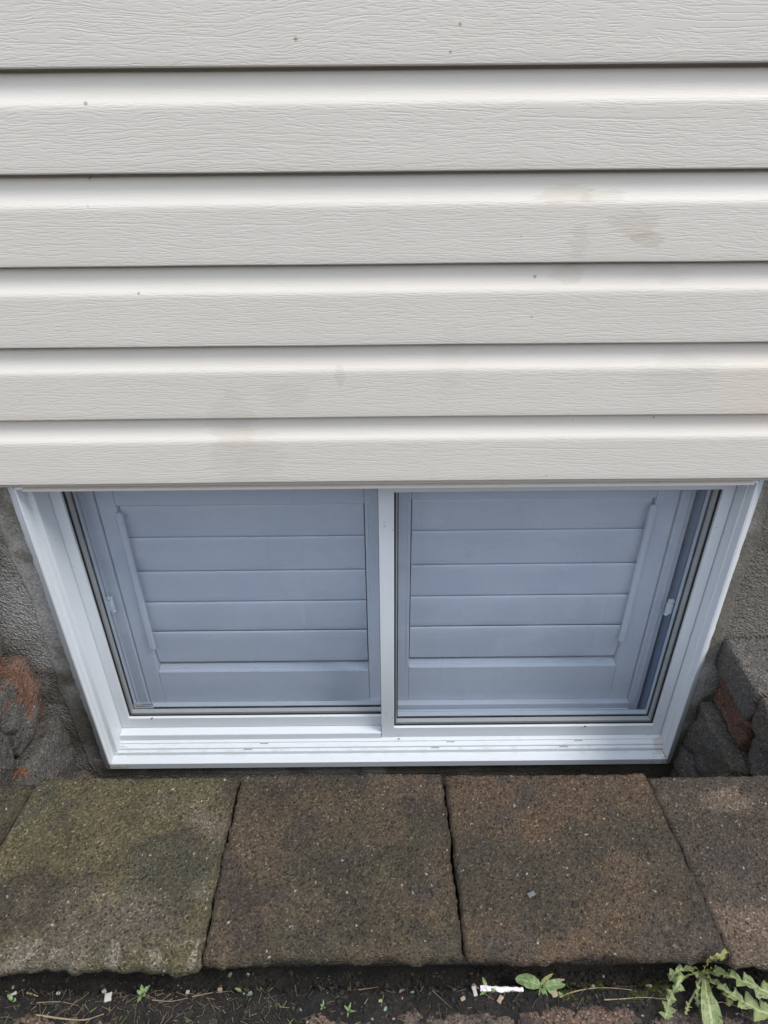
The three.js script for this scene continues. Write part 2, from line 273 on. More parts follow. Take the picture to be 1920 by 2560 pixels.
// ------------------------------------------------------------------ window
{
  const w = thing('sliding_window', 'white vinyl sliding basement window with two glass sashes and stepped sill', 'window', [0, .048, -.06]);
  const V = M.vinyl, bar = (n, x0, x1, y0, y1, z0, z1, p, m = V, r) => mesh(n, boxg(x0, x1, y0, y1, z0, z1, r), m, p);
  // stepped sill, (z, y) outline
  const sill = [[-.012, .0485], [-.012, .0640], [-.0135, .0650], [-.034, .0656], [-.0342, .0736], [-.0350, .0743], [-.0412, .0745], [-.0415, .0787], [-.0422, .0793], [-.0530, .0798], [-.0533, .0826], [-.0602, .0832], [-.125, .0832], [-.125, .0485]];
  const fr = new THREE.Group(); fr.name = 'frame'; fr.position.set(0, 0, 0); w.add(fr);
  mesh('sill', prism(sill, -.6075, .6175, 'x'), M.sill, fr);
  mesh('sill_track', prism([[-.0600, .0828], [-.0600, .0990], [-.0612, .1003], [-.0795, .1010], [-.123, .1010], [-.123, .0828]], -.5925, -.0105, 'x'), V, fr);
  // jambs, (x, z) outline
  const jl = [[-.6095, -.0125], [-.6080, -.0112], [-.6055, -.0115], [-.6040, -.0200], [-.6050, -.0206], [-.6050, -.0215], [-.6035, -.0222], [-.6028, -.0345], [-.5945, -.0352], [-.5932, -.0362], [-.5915, -.0790], [-.5915, -.125], [-.6095, -.125]];
  mesh('jamb', prism(jl, .0660, .772, 'y'), V, fr);
  const jr = [[.6190, -.0125], [.6175, -.0112], [.6155, -.0115], [.6145, -.0300], [.6128, -.0312], [.6128, -.0325], [.6148, -.0338], [.6145, -.0600], [.6140, -.125], [.6190, -.125]];
  mesh('jamb', prism(jr, .0660, .772, 'y'), V, fr);
  bar('head', -.6095, .6190, .7680, .7735, -.125, -.0125, fr);
  // sealant bead, slanted, from the frame to the concrete
  const bead = (pts) => pts, wav = (y, s) => .0013 * n2(y * 40, s, 1) + .0009 * n2(y * 120, s, 2);
  const strip = (n, f0, f1, K) => { const P = [], I = []; for (let i = 0; i <= K; i++) { const t = i / K, a = f0(t), b = f1(t), c = [lerp(a[0], b[0], .5), lerp(a[1], b[1], .5), lerp(a[2], b[2], .5) + .0012]; P.push(...a, ...c, ...b); } for (let i = 0; i < K; i++) for (let j = 0; j < 2; j++) { const q = i * 3 + j; I.push(q, q + 1, q + 3, q + 1, q + 4, q + 3); } const g = new THREE.BufferGeometry(); g.setAttribute('position', new THREE.Float32BufferAttribute(P, 3)); g.setIndex(I); g.computeVertexNormals(); return metreUV(g); };
  mesh('sealant_bead', strip('l', (t) => [-.6094, lerp(.0460, .781, t), -.0120], (t) => { const y = lerp(.0330, .781, t); return [-.6285 + wav(y, 1), y, -.0300]; }, 90), M.sealant, w);
  mesh('sealant_bead', strip('b', (t) => [lerp(-.6094, .6189, t), .0488, -.0135], (t) => { const x = lerp(-.6200, .6300, t); return [x, .0395 + .5 * wav(x, 9), -.0304]; }, 90), M.mortar, w);
  mesh('sealant_bead', strip('r', (t) => { const y = lerp(.0330, .781, t); return [.6375 + .4 * wav(y, 5), y, -.0300]; }, (t) => [.6189, lerp(.0460, .781, t), -.0120], 90), M.sealant, w);
  // sashes
  function sash(name, label, o) {
    const s = new THREE.Group(); s.name = name; s.userData.label = label; w.add(s);
    const { x0, x1, y0, y1, xl, xr, yb, yt, zf } = o, zb = zf - .03;
    const b = (n, a, c, d, e, f, g2, m, r) => bar(n, a, c, d, e, f, g2, s, m, r);
    b('stile', x0, xl, y0, y1, zb, zf); b('stile', xr, x1, y0, y1, zb, zf);
    b('rail', xl - .0003, xr + .0003, y0, yb, zb, zf - .0004); b('rail', xl - .0003, xr + .0003, yt, y1, zb, zf - .0004);
    const zp = zf - .0095, zq = zp - .0135;              // outer and inner pane
    const ring = (n, i0, i1, za, zc, m) => { const q = [boxg(xl + i0, xl + i1, yb + i0, yt - i0, za, zc, 0), boxg(xr - i1, xr - i0, yb + i0, yt - i0, za, zc, 0), boxg(xl + i1, xr - i1, yb + i0, yb + i1, za, zc, 0), boxg(xl + i1, xr - i1, yt - i1, yt - i0, za, zc, 0)]; mesh(n, mergeGeometries(q), m, s); };
    ring('gasket', .0002, .0030, zp + .0008, zp + .0030, M.gasket);
    ring('spacer', .0002, .0062, zq + .0014, zp - .0012, M.spacer);
    ring('gasket', .0002, .0085, zq - .0026, zq - .0006, M.gasket);
    ring('glazing_bead', .0002, .0072, zq - .016, zq - .0028, V);
    mesh('pane', new THREE.PlaneGeometry(xr - xl, yt - yb).translate((xl + xr) / 2, (yb + yt) / 2, zp), M.dustyGlass, s);
    mesh('pane', new THREE.PlaneGeometry(xr - xl, yt - yb).translate((xl + xr) / 2, (yb + yt) / 2, zq), M.glass, s);
    return { s, zp, zq };
  }
  const L = sash('fixed_sash', 'left sash set deeper in the frame', { x0: -.5912, x1: .0195, y0: .1025, y1: .763, xl: -.570, xr: -.002, yb: .1328, yt: .7290, zf: -.0796 });
  const Rr = sash('sliding_sash', 'right sash set forward in the frame', { x0: -.0095, x1: .6133, y0: .0838, y1: .7630, xl: .0185, xr: .5925, yb: .1145, yt: .7262, zf: -.0620 });
  // small mitre lines are the real gaps between stiles and rails; latches on the room side
  const latch = (s, x, y, z, d) => { const g = mergeGeometries([boxg(x - .006, x + .006, y - .016, y + .010, z - .010, z, .002), boxg(x - .005, x + .007 * 1, y + .012, y + .019, z - .009, z - .001, .002), boxg(x - .004 + d * .004, x + .004 + d * .004, y - .019, y - .0165, z - .008, z, .001)]); mesh('latch', g, M.latch, s); };
  latch(L.s, -.5615, .424, -.122, 1); latch(Rr.s, .5800, .416, -.106, -1);
  // faded label in the corner of the left pane
  { const c = document.createElement('canvas'); c.width = 256; c.height = 128; const x = c.getContext('2d'); x.fillStyle = '#b9bdb4'; x.fillRect(0, 0, 256, 128); x.fillStyle = '#8f9799'; x.fillRect(110, 0, 146, 30); x.fillStyle = '#26313a'; x.font = 'bold 38px sans-serif'; x.fillText('Protect us', 34, 70); x.fillStyle = '#2f5b8c'; x.fillRect(0, 94, 256, 34);
    const t = new THREE.CanvasTexture(c); t.colorSpace = THREE.SRGBColorSpace; const g = new THREE.PlaneGeometry(.044, .021); g.translate(-.5405, .1455, L.zq + .0006); mesh('sticker', g, new THREE.MeshStandardMaterial({ map: t, roughness: .7 }), L.s, 'faded paper label with a blue stripe'); }
  // weep slots, brownish sealant in the sill corners, screw cover
  for (const x of [-.315, .10, .385]) { bar('weep_slot', x, x + .018, .07450, .07485, -.0405, -.0385, w, M.weep, 0); bar('weep_slot', x + .035, x + .053, .0797, .0801, -.0520, -.0502, w, M.weep, 0); }
  bar('corner_sealant', -.6065, -.6040, .0645, .0665, -.0330, -.0135, w, M.oldSealant, .0008);
  bar('corner_sealant', .6125, .6150, .0645, .0665, -.0330, -.0135, w, M.oldSealant, .0008);
  bar('corner_sealant', -.5935, -.5915, .1000, .1022, -.0785, -.0620, w, M.oldSealant, .0007);
  // fixed sash and sliding sash seen from the room: nothing else
  w.children.forEach((o) => { if (o.isGroup) o.position.set(-w.position.x, -w.position.y, -w.position.z); });
  w.children.forEach((o) => { if (o.isGroup) o.children.forEach((m) => m.position.set(0, 0, 0)); });
}
{ // trim between the siding and the window head
  const t = thing('head_trim', 'beige trim channel between the siding and the window head', 'trim', [0, .764, -.02]);
  mesh('channel', prism([[-.016, .7775], [-.0125, .7745], [-.0125, .7980], [-.0235, .7980], [-.0235, .7775]], -.645, .645, 'x'), M.trim, t);
  mesh('drip_lip', prism([[-.0085, .7688], [-.0060, .7696], [-.0060, .7735], [-.0122, .7742], [-.0122, .7688]], -.5925, .6080, 'x'), M.trim, t);
}

// ------------------------------------------------------------------ shutters inside
const louverGeo = (() => { const o = []; const h = .0455, t = .0043; for (let i = 0; i < 20; i++) { const a = i / 20 * Math.PI * 2, c = Math.cos(a), s = Math.sin(a); o.push([t * Math.sign(c) * Math.pow(Math.abs(c), .8), h * Math.sign(s) * Math.pow(Math.abs(s), .55)]); } return o; })();
function louver(x0, x1, yTop, yBot, z) {                 // closed blade: its top edge leans out over the blade above
  const cy = (yTop + yBot) / 2, k = (yTop - yBot + .008) / .091, lean = .108, out = louverGeo.map(([a, b]) => [z + a * Math.cos(lean) + b * k * Math.sin(lean), cy + b * k * Math.cos(lean) - a * Math.sin(lean)]);
  let g = prism(out, x0, x1, 'x'); g.deleteAttribute('normal'); g.deleteAttribute('uv'); g = mergeVertices(g, 1e-6); g.computeVertexNormals(); return g;
}
function shutter(label, o) {
  const s = thing('window_shutter', label, 'shutter', [(o.xa + o.xd) / 2, o.y0, -.16], 'pair of shutters behind the window');
  const b = (n, x0, x1, y0, y1, z0, z1, r = .0015) => mesh(n, boxg(x0, x1, y0, y1, z0, z1, r), M.shutter, s);
  b('stile', o.xa, o.xb, o.y0, o.y1, -.182, -.1500); b('stile', o.xc, o.xd, o.y0, o.y1, -.182, -.1500);
  b('stile_bead', o.left ? o.xc + .0005 : o.xb - .0065, o.left ? o.xc + .0065 : o.xb - .0005, o.yr, o.yt, -.1512, -.1488, .0008);
  b('top_rail', o.xb + .0005, o.xc - .0005, o.yt, o.y1, -.182, -.1506); b('bottom_rail', o.xb + .0005, o.xc - .0005, o.y0, o.yr, -.182, -.1506);
  b('rail_groove', o.xb + .0008, o.xc - .0008, o.yr + .0002, o.yr + .0028, -.175, -.1605, .0008);
  for (let i = 0; i < 5; i++) mesh('louver', louver(o.xb + .0025, o.xc - .0025, o.ys[i], o.ys[i + 1], -.1672), M.shutter, s);
  const rx = o.left ? o.xb + .004 : o.xc - .004; mesh('tilt_rod', (() => { const g = new RoundedBoxGeometry(.0135, o.yt - .012 - o.rod, .011, 2, .004); g.translate(rx, (o.yt - .012 + o.rod) / 2, -.1465); return g; })(), M.shutter, s);
  return s;
}
shutter('left white louvred shutter, closed, behind the deeper left sash', { left: true, xa: -.5445, xb: -.5105, xc: -.0365, xd: .0055, y0: .1045, y1: .765, yt: .6475, yr: .2030, rod: .279, ys: [.6370, .5611, .4760, .3939, .3111, .2170] });
shutter('right white louvred shutter, closed, behind the forward right sash', { left: false, xa: .0085, xb: .0525, xc: .5190, xd: .5615, y0: .1045, y1: .765, yt: .6545, yr: .2105, rod: .289, ys: [.6455, .5717, .4868, .4037, .3186, .2240] });
{
  const f = thing('shutter_frame', 'white frame lining the opening around both shutters', 'frame', [0, .05, -.15]);
  const b = (n, x0, x1, y0, y1, z0, z1) => mesh(n, boxg(x0, x1, y0, y1, z0, z1, .0015), M.shutter, f);
  b('side_post', -.5915, -.5465, .056, .765, -.185, -.1440); b('side_post', .5635, .5885, .056, .765, -.185, -.1440);
  b('side_fillet', -.5765, -.5690, .0565, .765, -.1445, -.1400); b('side_fillet', .5760, .5800, .1065, .765, -.1445, -.1420);
  b('bottom_ledge', -.5460, .5630, .056, .1030, -.185, -.1375); b('bottom_step', -.5460, .5630, .0565, .0860, -.1380, -.1340); b('bottom_step', -.5460, .5630, .0565, .0720, -.1345, -.1310);
  b('top_board', -.5460, .5630, .766, .7740, -.185, -.1440);
}
{
  const r = structure('basement_room'); r.position.set(0, 0, -.7);
  const add = (n, x0, x1, y0, y1, z0, z1, m) => mesh(n, boxg(x0, x1, y0, y1, z0, z1, 0), m, r);
  add('opening_reveal', WX0 + .0005, -.5935, WY0 + .012, WY1 - .012, -.2335, -.1262, M.liner); add('opening_reveal', .5955, WX1 - .0005, WY0 + .012, WY1 - .012, -.2335, -.1262, M.liner);
  add('opening_sill', WX0 + .0005, WX1 - .0005, WY0 + .0005, WY0 + .009, -.2335, -.1262, M.liner); add('opening_head', WX0 + .0005, WX1 - .0005, WY1 - .010, WY1 - .0005, -.2335, -.1262, M.liner);
  add('room_wall', -1.5, -1.4, -.5, 1.6, -1.6, -.2350, M.room); add('room_wall', 1.4, 1.5, -.5, 1.6, -1.6, -.2350, M.room); add('room_wall', -1.4, 1.4, -.5, 1.6, -1.6, -1.5, M.room);
  add('room_floor', -1.4, 1.4, -.5, -.42, -1.5, -.2350, M.room); add('room_ceiling', -1.4, 1.4, 1.5, 1.6, -1.5, -.2350, M.room);
  add('room_front', -1.4, 1.4, .80, 1.5, -.235, -.165, M.room);
}

// ------------------------------------------------------------------ window well: side walls of stacked stone
const bell = (v, c, w) => Math.exp(-(((v - c) / w) ** 2));
const redOn = (u, v, s, b) => step(-.06, .06, fbm(u * 24, v * 24, s) + b);
const DARK = [.092, .085, .078], RED = [.135, .070, .045], BROWN = [.105, .072, .050];
const leftSet = stoneTex(41, 512, 1024, -.05, -.15, .45, .95, (z, y) => {
  let b = -.36;                                          // where the red-brown mix of a block shows
  if (y > .58) b = z < .060 + .012 * n2(y * 40, 1, 2) ? .42 : -.36; if (y > .225 && y < .41 && z > .118) b = z > .16 ? .2 : -.15;
  if (y >= .41 && y < .58) b = z < .05 ? (y < .46 ? .15 : -.3) : .05;
  const c = mix3(DARK, RED, redOn(z, y, 91, b)); const n = fbm(z * 12, y * 12, 95); const br = step(.1, .5, fbm(z * 18, y * 18, 99)) * .5;
  return mix3(c, y < .05 ? BROWN : [.095, .085, .075], y < .05 ? .8 : br).map((v) => v * (1 + .35 * n));
});
const rightSet = stoneTex(43, 512, 1024, -.05, -.15, .45, 1.0, (z, y) => {
  let c = mix3([.082, .075, .068], [.105, .054, .038], y > .67 ? 1 : 0);
  const g = y < .25 && y > .16 ? step(-.1, .3, fbm(z * 20, y * 20, 55)) * .6 : 0; c = mix3(c, [.070, .064, .040], g); if (y > .33 && y < .67 && z > .118) c = mix3(c, BROWN, .5);
  return c.map((v) => v * (1 + .35 * fbm(z * 14, y * 14, 57)));
});
M.left = new THREE.MeshStandardMaterial({ ...leftSet, bumpScale: .0045, roughness: .9 });
M.right = new THREE.MeshStandardMaterial({ ...rightSet, bumpScale: .0045, roughness: .9 });
const split = (sg, amp, S) => (dx, dy, dz, x, y, z) => dx * sg > .3 ? amp * (Math.abs(fbm3(x * 14 + S, y * 18, z * 18 + S, 3)) * 3.2 - .6) : 0;
{
  const t = thing('stone_retaining_wall', 'left wall of the window well, dark and reddish split stones beside concrete', 'wall', [-.8, -.16, .12], 'stacked stone walls of the window well');
  const S = (n, xf, y0, y1, z0, z1, seed, bulge = .012, lab) => mesh(n, stone(xf - .085, (y0 + y1) / 2, (z0 + z1) / 2, .17, y1 - y0 - .009, z1 - z0 - .012, { seed, r: .024, amp: .0036, freq: 20, fine: .0014, chip: .004, uv: 'side', sign: 1, fx: xf, vo: seed === 5 ? .375 : 0, cell: .007,
    face: (dx, dy, dz, x, y, z) => split(1, .006, seed)(dx, dy, dz, x, y, z) + (dx > .3 ? bulge * Math.cos((y - (y0 + y1) / 2) / (y1 - y0) * 2.6) * Math.cos((z - (z0 + z1) / 2) / (z1 - z0) * 2.4) : 0) }), M.left, t, lab);
  S('stone', -.656, -.16, .052, -.030, .14, 1, .010); S('stone', -.656, -.16, .052, .146, .36, 2, .010);
  S('stone', -.674, .056, .226, -.034, .205, 3, .012); S('stone', -.674, .056, .226, .211, .42, 4, .012);
  S('stone', -.698, .230, .404, -.026, .114, 5, .016, 'dark stone with a red-brown right half'); S('stone', -.694, .230, .404, .119, .31, 6, .014);
  S('stone', -.717, .408, .575, .004, .050, 7, .006); S('stone', -.712, .408, .575, .054, .29, 8, .014);
  S('stone', -.728, .579, .72, -.02, .16, 9, .012); S('stone', -.728, .579, .72, .165, .36, 10, .012);
}
{
  const t = thing('stone_retaining_wall', 'right wall of the window well, with a flat grey stone on top', 'wall', [.8, -.16, .12], 'stacked stone walls of the window well');
  const S = (n, xf, y0, y1, z0, z1, seed, o = {}) => mesh(n, stone(xf + .11, (y0 + y1) / 2, (z0 + z1) / 2, .22, y1 - y0, z1 - z0, { seed, r: o.r || .012, amp: o.amp ?? .003, freq: 16, chip: .003, uv: 'side', sign: -1, fx: xf, vo: seed === 25 ? .45 : 0, cell: .007, face: split(-1, o.split ?? .005, seed) }), M.right, t, o.label);
  S('stone', .640, -.16, .100, -.030, .16, 21); S('stone', .640, -.16, .100, .166, .36, 22);
  S('stone', .648, .104, .238, -.028, .150, 23, { split: .008 }); S('stone', .648, .104, .238, .156, .36, 24, { split: .008 });
  S('stone', .668, .244, .326, -.022, .116, 25, { label: 'red-brown split stone under the flat top stone' }); S('stone', .672, .244, .326, .124, .34, 26);
  S('capstone', .660, .330, .410, -.031, .112, 27, { r: .005, amp: .0012, split: .0008, label: 'flat grey top stone against the concrete' }); S('capstone', .664, .330, .406, .117, .30, 28, { r: .006, amp: .0015, split: .001 });
}

// ------------------------------------------------------------------ front retaining wall: capstones
const YC = .41;
const capBase = [
  (x, z) => { const n = fbm(x * 16, z * 16, 1); return mix3([.085, .078, .048], [.055, .048, .036], step(-.2, .3, n)); },
  (x, z) => { // olive film with dark blotches, greyer and paler towards the worn front-left
    const n = fbm(x * 13, z * 15, 2), m = fbm(x * 26, z * 26, 3); let c = mix3([.105, .093, .052], [.060, .050, .036], step(-.12, .22, n)); c = mix3(c, [.085, .086, .058], .6 * step(.05, .3, fbm(x * 9, z * 9, 6)));
    const pale = step(.05, .5, fbm(x * 12, z * 12, 7) + .5 * step(.38, .54, z) * step(-.20, -.56, x) - .1); c = mix3(c, [.150, .130, .108], .7 * pale); const wh = step(.0, .35, fbm(x * 40, z * 22, 8) - .1) * step(.515, .535, z) * step(.572, .556, z); c = mix3(c, [.28, .26, .24], .7 * wh);
    return c.map((v) => v * (1 + .35 * m)); },
  (x, z) => { const n = fbm(x * 10, z * 12, 12); let c = mix3([.098, .074, .048], [.066, .058, .040], step(-.15, .2, n)); const pk = step(.02, .3, fbm(x * 9, z * 9, 14) + .75 * step(-.08, .06, x) * step(.37, .30, z) - .12); c = mix3(c, [.125, .092, .070], .6 * pk); c = mix3(c, [.07, .066, .040], .55 * step(.1, .35, fbm(x * 14, z * 14, 15)));
    const chip = step(.0, .12, fbm(x * 22, z * 26, 16) + .45 * bell(x, .055, .045) * bell(z, .525, .02) - .2); c = mix3(c, [.060, .048, .040], .8 * chip); return c.map((v) => v * (1 + .3 * fbm(x * 30, z * 30, 18))); },
  (x, z) => { const n = fbm(x * 9, z * 9, 22); let c = mix3([.115, .082, .054], [.072, .060, .044], step(-.15, .25, n)); c = mix3(c, [.135, .088, .058], .45 * step(.12, .35, fbm(x * 13, z * 13, 24))); c = mix3(c, [.062, .055, .054], .6 * step(.12, .4, fbm(x * 11, z * 11, 26) + .35 * bell(x, .36, .06) * bell(z, .5, .06))); return c.map((v) => v * (1 + .3 * fbm(x * 30, z * 30, 28))); },
  (x, z) => { const n = fbm(x * 9, z * 9, 32); let c = mix3([.140, .105, .078], [.085, .070, .058], step(-.2, .2, n)); c = mix3(c, [.205, .160, .130], .8 * step(.0, .35, fbm(x * 12, z * 12, 36) + .7 * bell(x, .53, .05) * bell(z, .33, .03) + .5 * bell(x, .53, .05) * bell(z, .52, .03) - .15)); c = mix3(c, [.058, .050, .050], .75 * step(.0, .3, fbm(x * 12, z * 12, 34) + .7 * bell(x, .50, .07) * bell(z, .42, .045) - .2)); return c.map((v) => v * (1 + .3 * fbm(x * 30, z * 30, 38))); },
];
const capDef = [ // back-left x, back-right x, front-left x, front-right x, back z, front z, label
  [-.905, -.5532, -.930, -.5820, .284, .546, 'olive capstone cut off by the left edge of the photo'],
  [-.5508, -.2328, -.5795, -.2400, .2745, .553, 'mossy olive capstone with pale worn front edge, left of the window centre'],
  [-.2296, .0890, -.2368, .0962, .2735, .546, 'brown capstone with a chipped front edge below the window centre'],
  [.0922, .4100, .0992, .4352, .2755, .546, 'large reddish-brown capstone right of centre, behind the white plastic scrap'],
  [.4100, .7600, .4365, .7900, .2830, .555, 'pale pinkish capstone with a dark blotch behind the dandelion'],
];
capDef.forEach(([bl, br, fl, fr2, zb, zf, label], i) => {
  const w = (br - bl + fr2 - fl) / 2, d = zf - zb, cx = (bl + br + fl + fr2) / 4, cz = (zb + zf) / 2, tx = stoneTex(60 + i, 640, 600, cx - .19, zb - .02, .38, d + .12, (x, z) => capBase[i](x, z).map((v, q) => v * [.56, .52, .455][q] * (i === 1 ? [1.14, 1.15, 1.12][q] : 1)));
  const m = new THREE.MeshStandardMaterial({ ...tx, bumpScale: .0032, roughness: .88 });
  const g = stone(cx, YC - .031, cz, w, .062, d, { seed: 100 + i * 13, r: .0052, amp: .0014, freq: 14, fine: .0008, chip: .0020, cell: .0045, warp: (x, y, z, hx, hy, hz) => {
    const t = (z + hz) / (2 * hz), L = lerp(bl, fl, t) - cx, R2 = lerp(br, fr2, t) - cx, s = (x + hx) / (2 * hx); let X = lerp(L, R2, s);
    const e = Math.abs(s - .5) * 2; X += (e > .8 ? (e - .8) * 5 : 0) * (.0014 * n2((z + 3) * 55, s > .5 ? i + 1 : i, 7) + .0009 * n2((z + 3) * 170, i, 8));
    let Z = z + (t > .8 ? (t - .8) * 5 * (.004 * n2((X + cx) * 26, i, 9) + .003 * n2((X + cx) * 75, i, 10)) : 0); const lowf = t > .8 ? -.034 * (t - .8) * 5 * Math.pow(clamp((hy * .55 - y) / (1.5 * hy), 0, 1), .8) : 0; // worn nose, undercut below
    const nose = t > .88 ? -Math.pow((t - .88) / .12, 2) * .007 : 0; return [X, y + (y > 0 ? nose : 0) + .0022 * n2((X + cx) * 6, Z * 6 + i * 5, 12), Z + lowf]; } });
  oneMesh('capstone', g, m, label, 'capstone', 'row of capstones in front of the window');
});
{ // stones that carry the capstones
  const t = thing('stone_retaining_wall', 'front wall of the window well under the row of capstones', 'wall', [0, -.16, .42], 'stacked stone walls of the window well');
  for (let r = 0; r < 3; r++) for (let k = 0; k < 5; k++) { const x = -.84 + k * .42 - (r % 2) * .2; mesh('stone', stone(x, -.07 + r * .164, .392, .412, .158, .235, { seed: 200 + r * 9 + k, r: .014, amp: .004, cell: .014, freq: 14 }), M.right, t); }
}

// ------------------------------------------------------------------ ground, soil, paving
const soilSet = stoneTex(71, 768, 512, -.75, .48, 1.5, .5, (x, z) => { const n = fbm(x * 18, z * 18, 3); return mix3([.007, .006, .005], [.018, .015, .012], step(-.2, .3, n)); }, { dens: .6 });
M.soil = new THREE.MeshStandardMaterial({ ...soilSet, bumpScale: .004, roughness: 1 });
{
  const s = new THREE.Shape([[-40, -40], [40, -40], [40, 40], [-40, 40]].map((q) => new THREE.Vector2(...q)));   // x, -z
  s.holes.push(new THREE.Path([[-2.3, .03], [-2.3, 12], [2.3, 12], [2.3, .03], [.85, .03], [.85, -.62], [-.85, -.62], [-.85, .03]].map((q) => new THREE.Vector2(...q))));
  const g = new THREE.ShapeGeometry(s); g.rotateX(-Math.PI / 2); g.translate(0, .325, 0); const p = g.attributes.position, uv = g.attributes.uv; for (let i = 0; i < p.count; i++) uv.setXY(i, p.getX(i), p.getZ(i));
  const m = mesh('ground', g, stdm([.06, .05, .04], 1), scene); m.userData = { kind: 'structure' };
}
const soilY = (x, z) => .3385 - .022 * step(.562, .540, z) + .010 * step(.535, .575, z) - .004 * step(.575, .60, z) + .007 * fbm(x * 13, z * 20, 66) + .003 * n2(x * 60, z * 60, 67) + .0012 * n2(x * 200, z * 200, 68);
{
  const X0 = -.86, X1 = .86, Z0 = .515, Z1 = .66, NX = 420, NZ = 46, pos = [], uv = [], idx = [];
  for (let j = 0; j <= NZ; j++) for (let i = 0; i <= NX; i++) { const x = lerp(X0, X1, i / NX), z = lerp(Z0, Z1, j / NZ); pos.push(x, soilY(x, z), z); uv.push(x, z); }
  for (let j = 0; j < NZ; j++) for (let i = 0; i < NX; i++) { const a = j * (NX + 1) + i, b = a + NX + 1; idx.push(a, b, a + 1, b, b + 1, a + 1); }
  const g = new THREE.BufferGeometry(); g.setAttribute('position', new THREE.Float32BufferAttribute(pos, 3)); g.setAttribute('uv', new THREE.Float32BufferAttribute(uv, 2)); g.setIndex(idx); g.computeVertexNormals();
  const m = mesh('soil', g, M.soil, scene); m.userData = { kind: 'structure' };
  const fl = mesh('well_floor', boxg(-.9, .9, -.2, -.12, -.034, .5, 0), M.soil, scene); fl.userData = { kind: 'structure' };
}
{ // concrete pavers beyond the soil strip, half covered with dirt at the edge
  const t = structure('paving'); const R = rng(8);
  const sets = [0, 1].map((k) => stoneTex(81 + k, 384, 384, 0, 0, .2, .2, (x, z) => { const n = fbm(x * 20, z * 20, 6 + k), d = step(-.05, .3, fbm(x * 26, z * 26, 8 + k) + .05); return mix3(k ? [.085, .062, .048] : [.105, .068, .050], [.032, .027, .024], d).map((v) => v * (1 + .3 * n)); }));
  const mats = sets.map((q) => new THREE.MeshStandardMaterial({ ...q, bumpScale: .0028, roughness: .92 }));
  const geos = [0, 1, 2].map((k) => stone(0, 0, 0, .158, .05, .17, { seed: 300 + k, r: .007, amp: .002, fine: .0012, chip: .003, cell: .0105 }));
  for (let r = 0; r < 5; r++) for (let k = 0; k < 11; k++) { const x = .245 + (k - 6) * .1645 + (r % 2) * .08, z = .660 + r * .176; const m = mesh('paver', geos[(k + r) % 3], mats[(k * 3 + r) % 2], t); m.position.set(x, (r === 0 && k === 6 ? .3235 : .3195) + R() * .003, z + R() * .004); m.rotation.y = (R() - .5) * .03; }
}

// ------------------------------------------------------------------ litter, moss, twigs, plants
{
  const R = rng(91), N = 9000, g = new THREE.IcosahedronGeometry(1, 0), m = new THREE.InstancedMesh(g, stdm([1, 1, 1], 1), N), o = new THREE.Object3D(), c = new THREE.Color(); m.name = 'soil_crumbs'; m.userData = { kind: 'stuff' };
  for (let i = 0; i < N; i++) { const x = (R() - .5) * 1.4, z = .522 + Math.pow(R(), 1.1) * .11, r = .0005 + Math.pow(R(), 4) * .0032; o.position.set(x, soilY(x, z) + r * .25, z); o.rotation.set(R() * 6, R() * 6, R() * 6); o.scale.set(r * (.7 + R() * .9), r * .7, r * (.7 + R() * .9)); o.updateMatrix(); m.setMatrixAt(i, o.matrix); const v = R(), b = .006 + R() * .018; if (v > .972) c.setRGB(.16 + R() * .15, .19 + R() * .1, .14 + R() * .08); else if (v > .84) c.setRGB(.05, .036, .025); else c.setRGB(b, b * .85, b * .7); m.setColorAt(i, c); }
  m.castShadow = m.receiveShadow = true; scene.add(m);
}
{ // needles, bits of straw and leaf
  const R = rng(92), N = 900, g = new THREE.CylinderGeometry(1, .6, 1, 5), m = new THREE.InstancedMesh(g, stdm([1, 1, 1], .9), N), o = new THREE.Object3D(), c = new THREE.Color(); m.name = 'plant_litter'; m.userData = { kind: 'stuff' };
  for (let i = 0; i < N; i++) { const left = R() < .62, x = left ? -.62 + R() * .5 : (R() - .5) * 1.3, z = .545 + R() * .08, r = .0003 + R() * .0005, l = .005 + R() * R() * .02; o.position.set(x, soilY(x, z) + .0015 + R() * .001, z); o.rotation.set(Math.PI / 2 + (R() - .5) * .35, 0, R() * 6.28, 'YXZ'); o.rotation.order = 'ZXY'; o.rotation.set(Math.PI / 2 + (R() - .5) * .3, R() * 6.28, 0, 'YXZ'); o.scale.set(r, l, r); o.updateMatrix(); m.setMatrixAt(i, o.matrix); const v = R(), b = .5 + R() * .7; if (v > .9) c.setRGB(.10 * b, .16 * b, .04 * b); else if (v > .5) c.setRGB(.16 * b, .12 * b, .075 * b); else c.setRGB(.07 * b, .055 * b, .04 * b); m.setColorAt(i, c); }
  m.castShadow = m.receiveShadow = true; scene.add(m);
}
{ // moss between the capstone and the paver
  const R = rng(93), N = 2600, g = new THREE.ConeGeometry(1, 1, 4), m = new THREE.InstancedMesh(g, stdm([1, 1, 1], 1), N), o = new THREE.Object3D(), c = new THREE.Color(); m.name = 'moss'; m.userData = { kind: 'stuff' };
  for (let i = 0; i < N; i++) { let x, z; do { x = .225 + R() * .15; z = .537 + R() * .034; } while (fbm(x * 40, z * 55, 4) < -.1 + R() * .1); const h = .0018 + R() * .003; o.position.set(x, soilY(x, z) + h * .3, z); o.rotation.set((R() - .5) * 1.4, R() * 6, (R() - .5) * 1.4); o.scale.set(.0007 + R() * .0006, h, .0007 + R() * .0006); o.updateMatrix(); m.setMatrixAt(i, o.matrix); const b = .4 + R() * .9; c.setRGB(.075 * b, .080 * b, .016 * b); m.setColorAt(i, c); }
  m.castShadow = m.receiveShadow = true; scene.add(m);
}
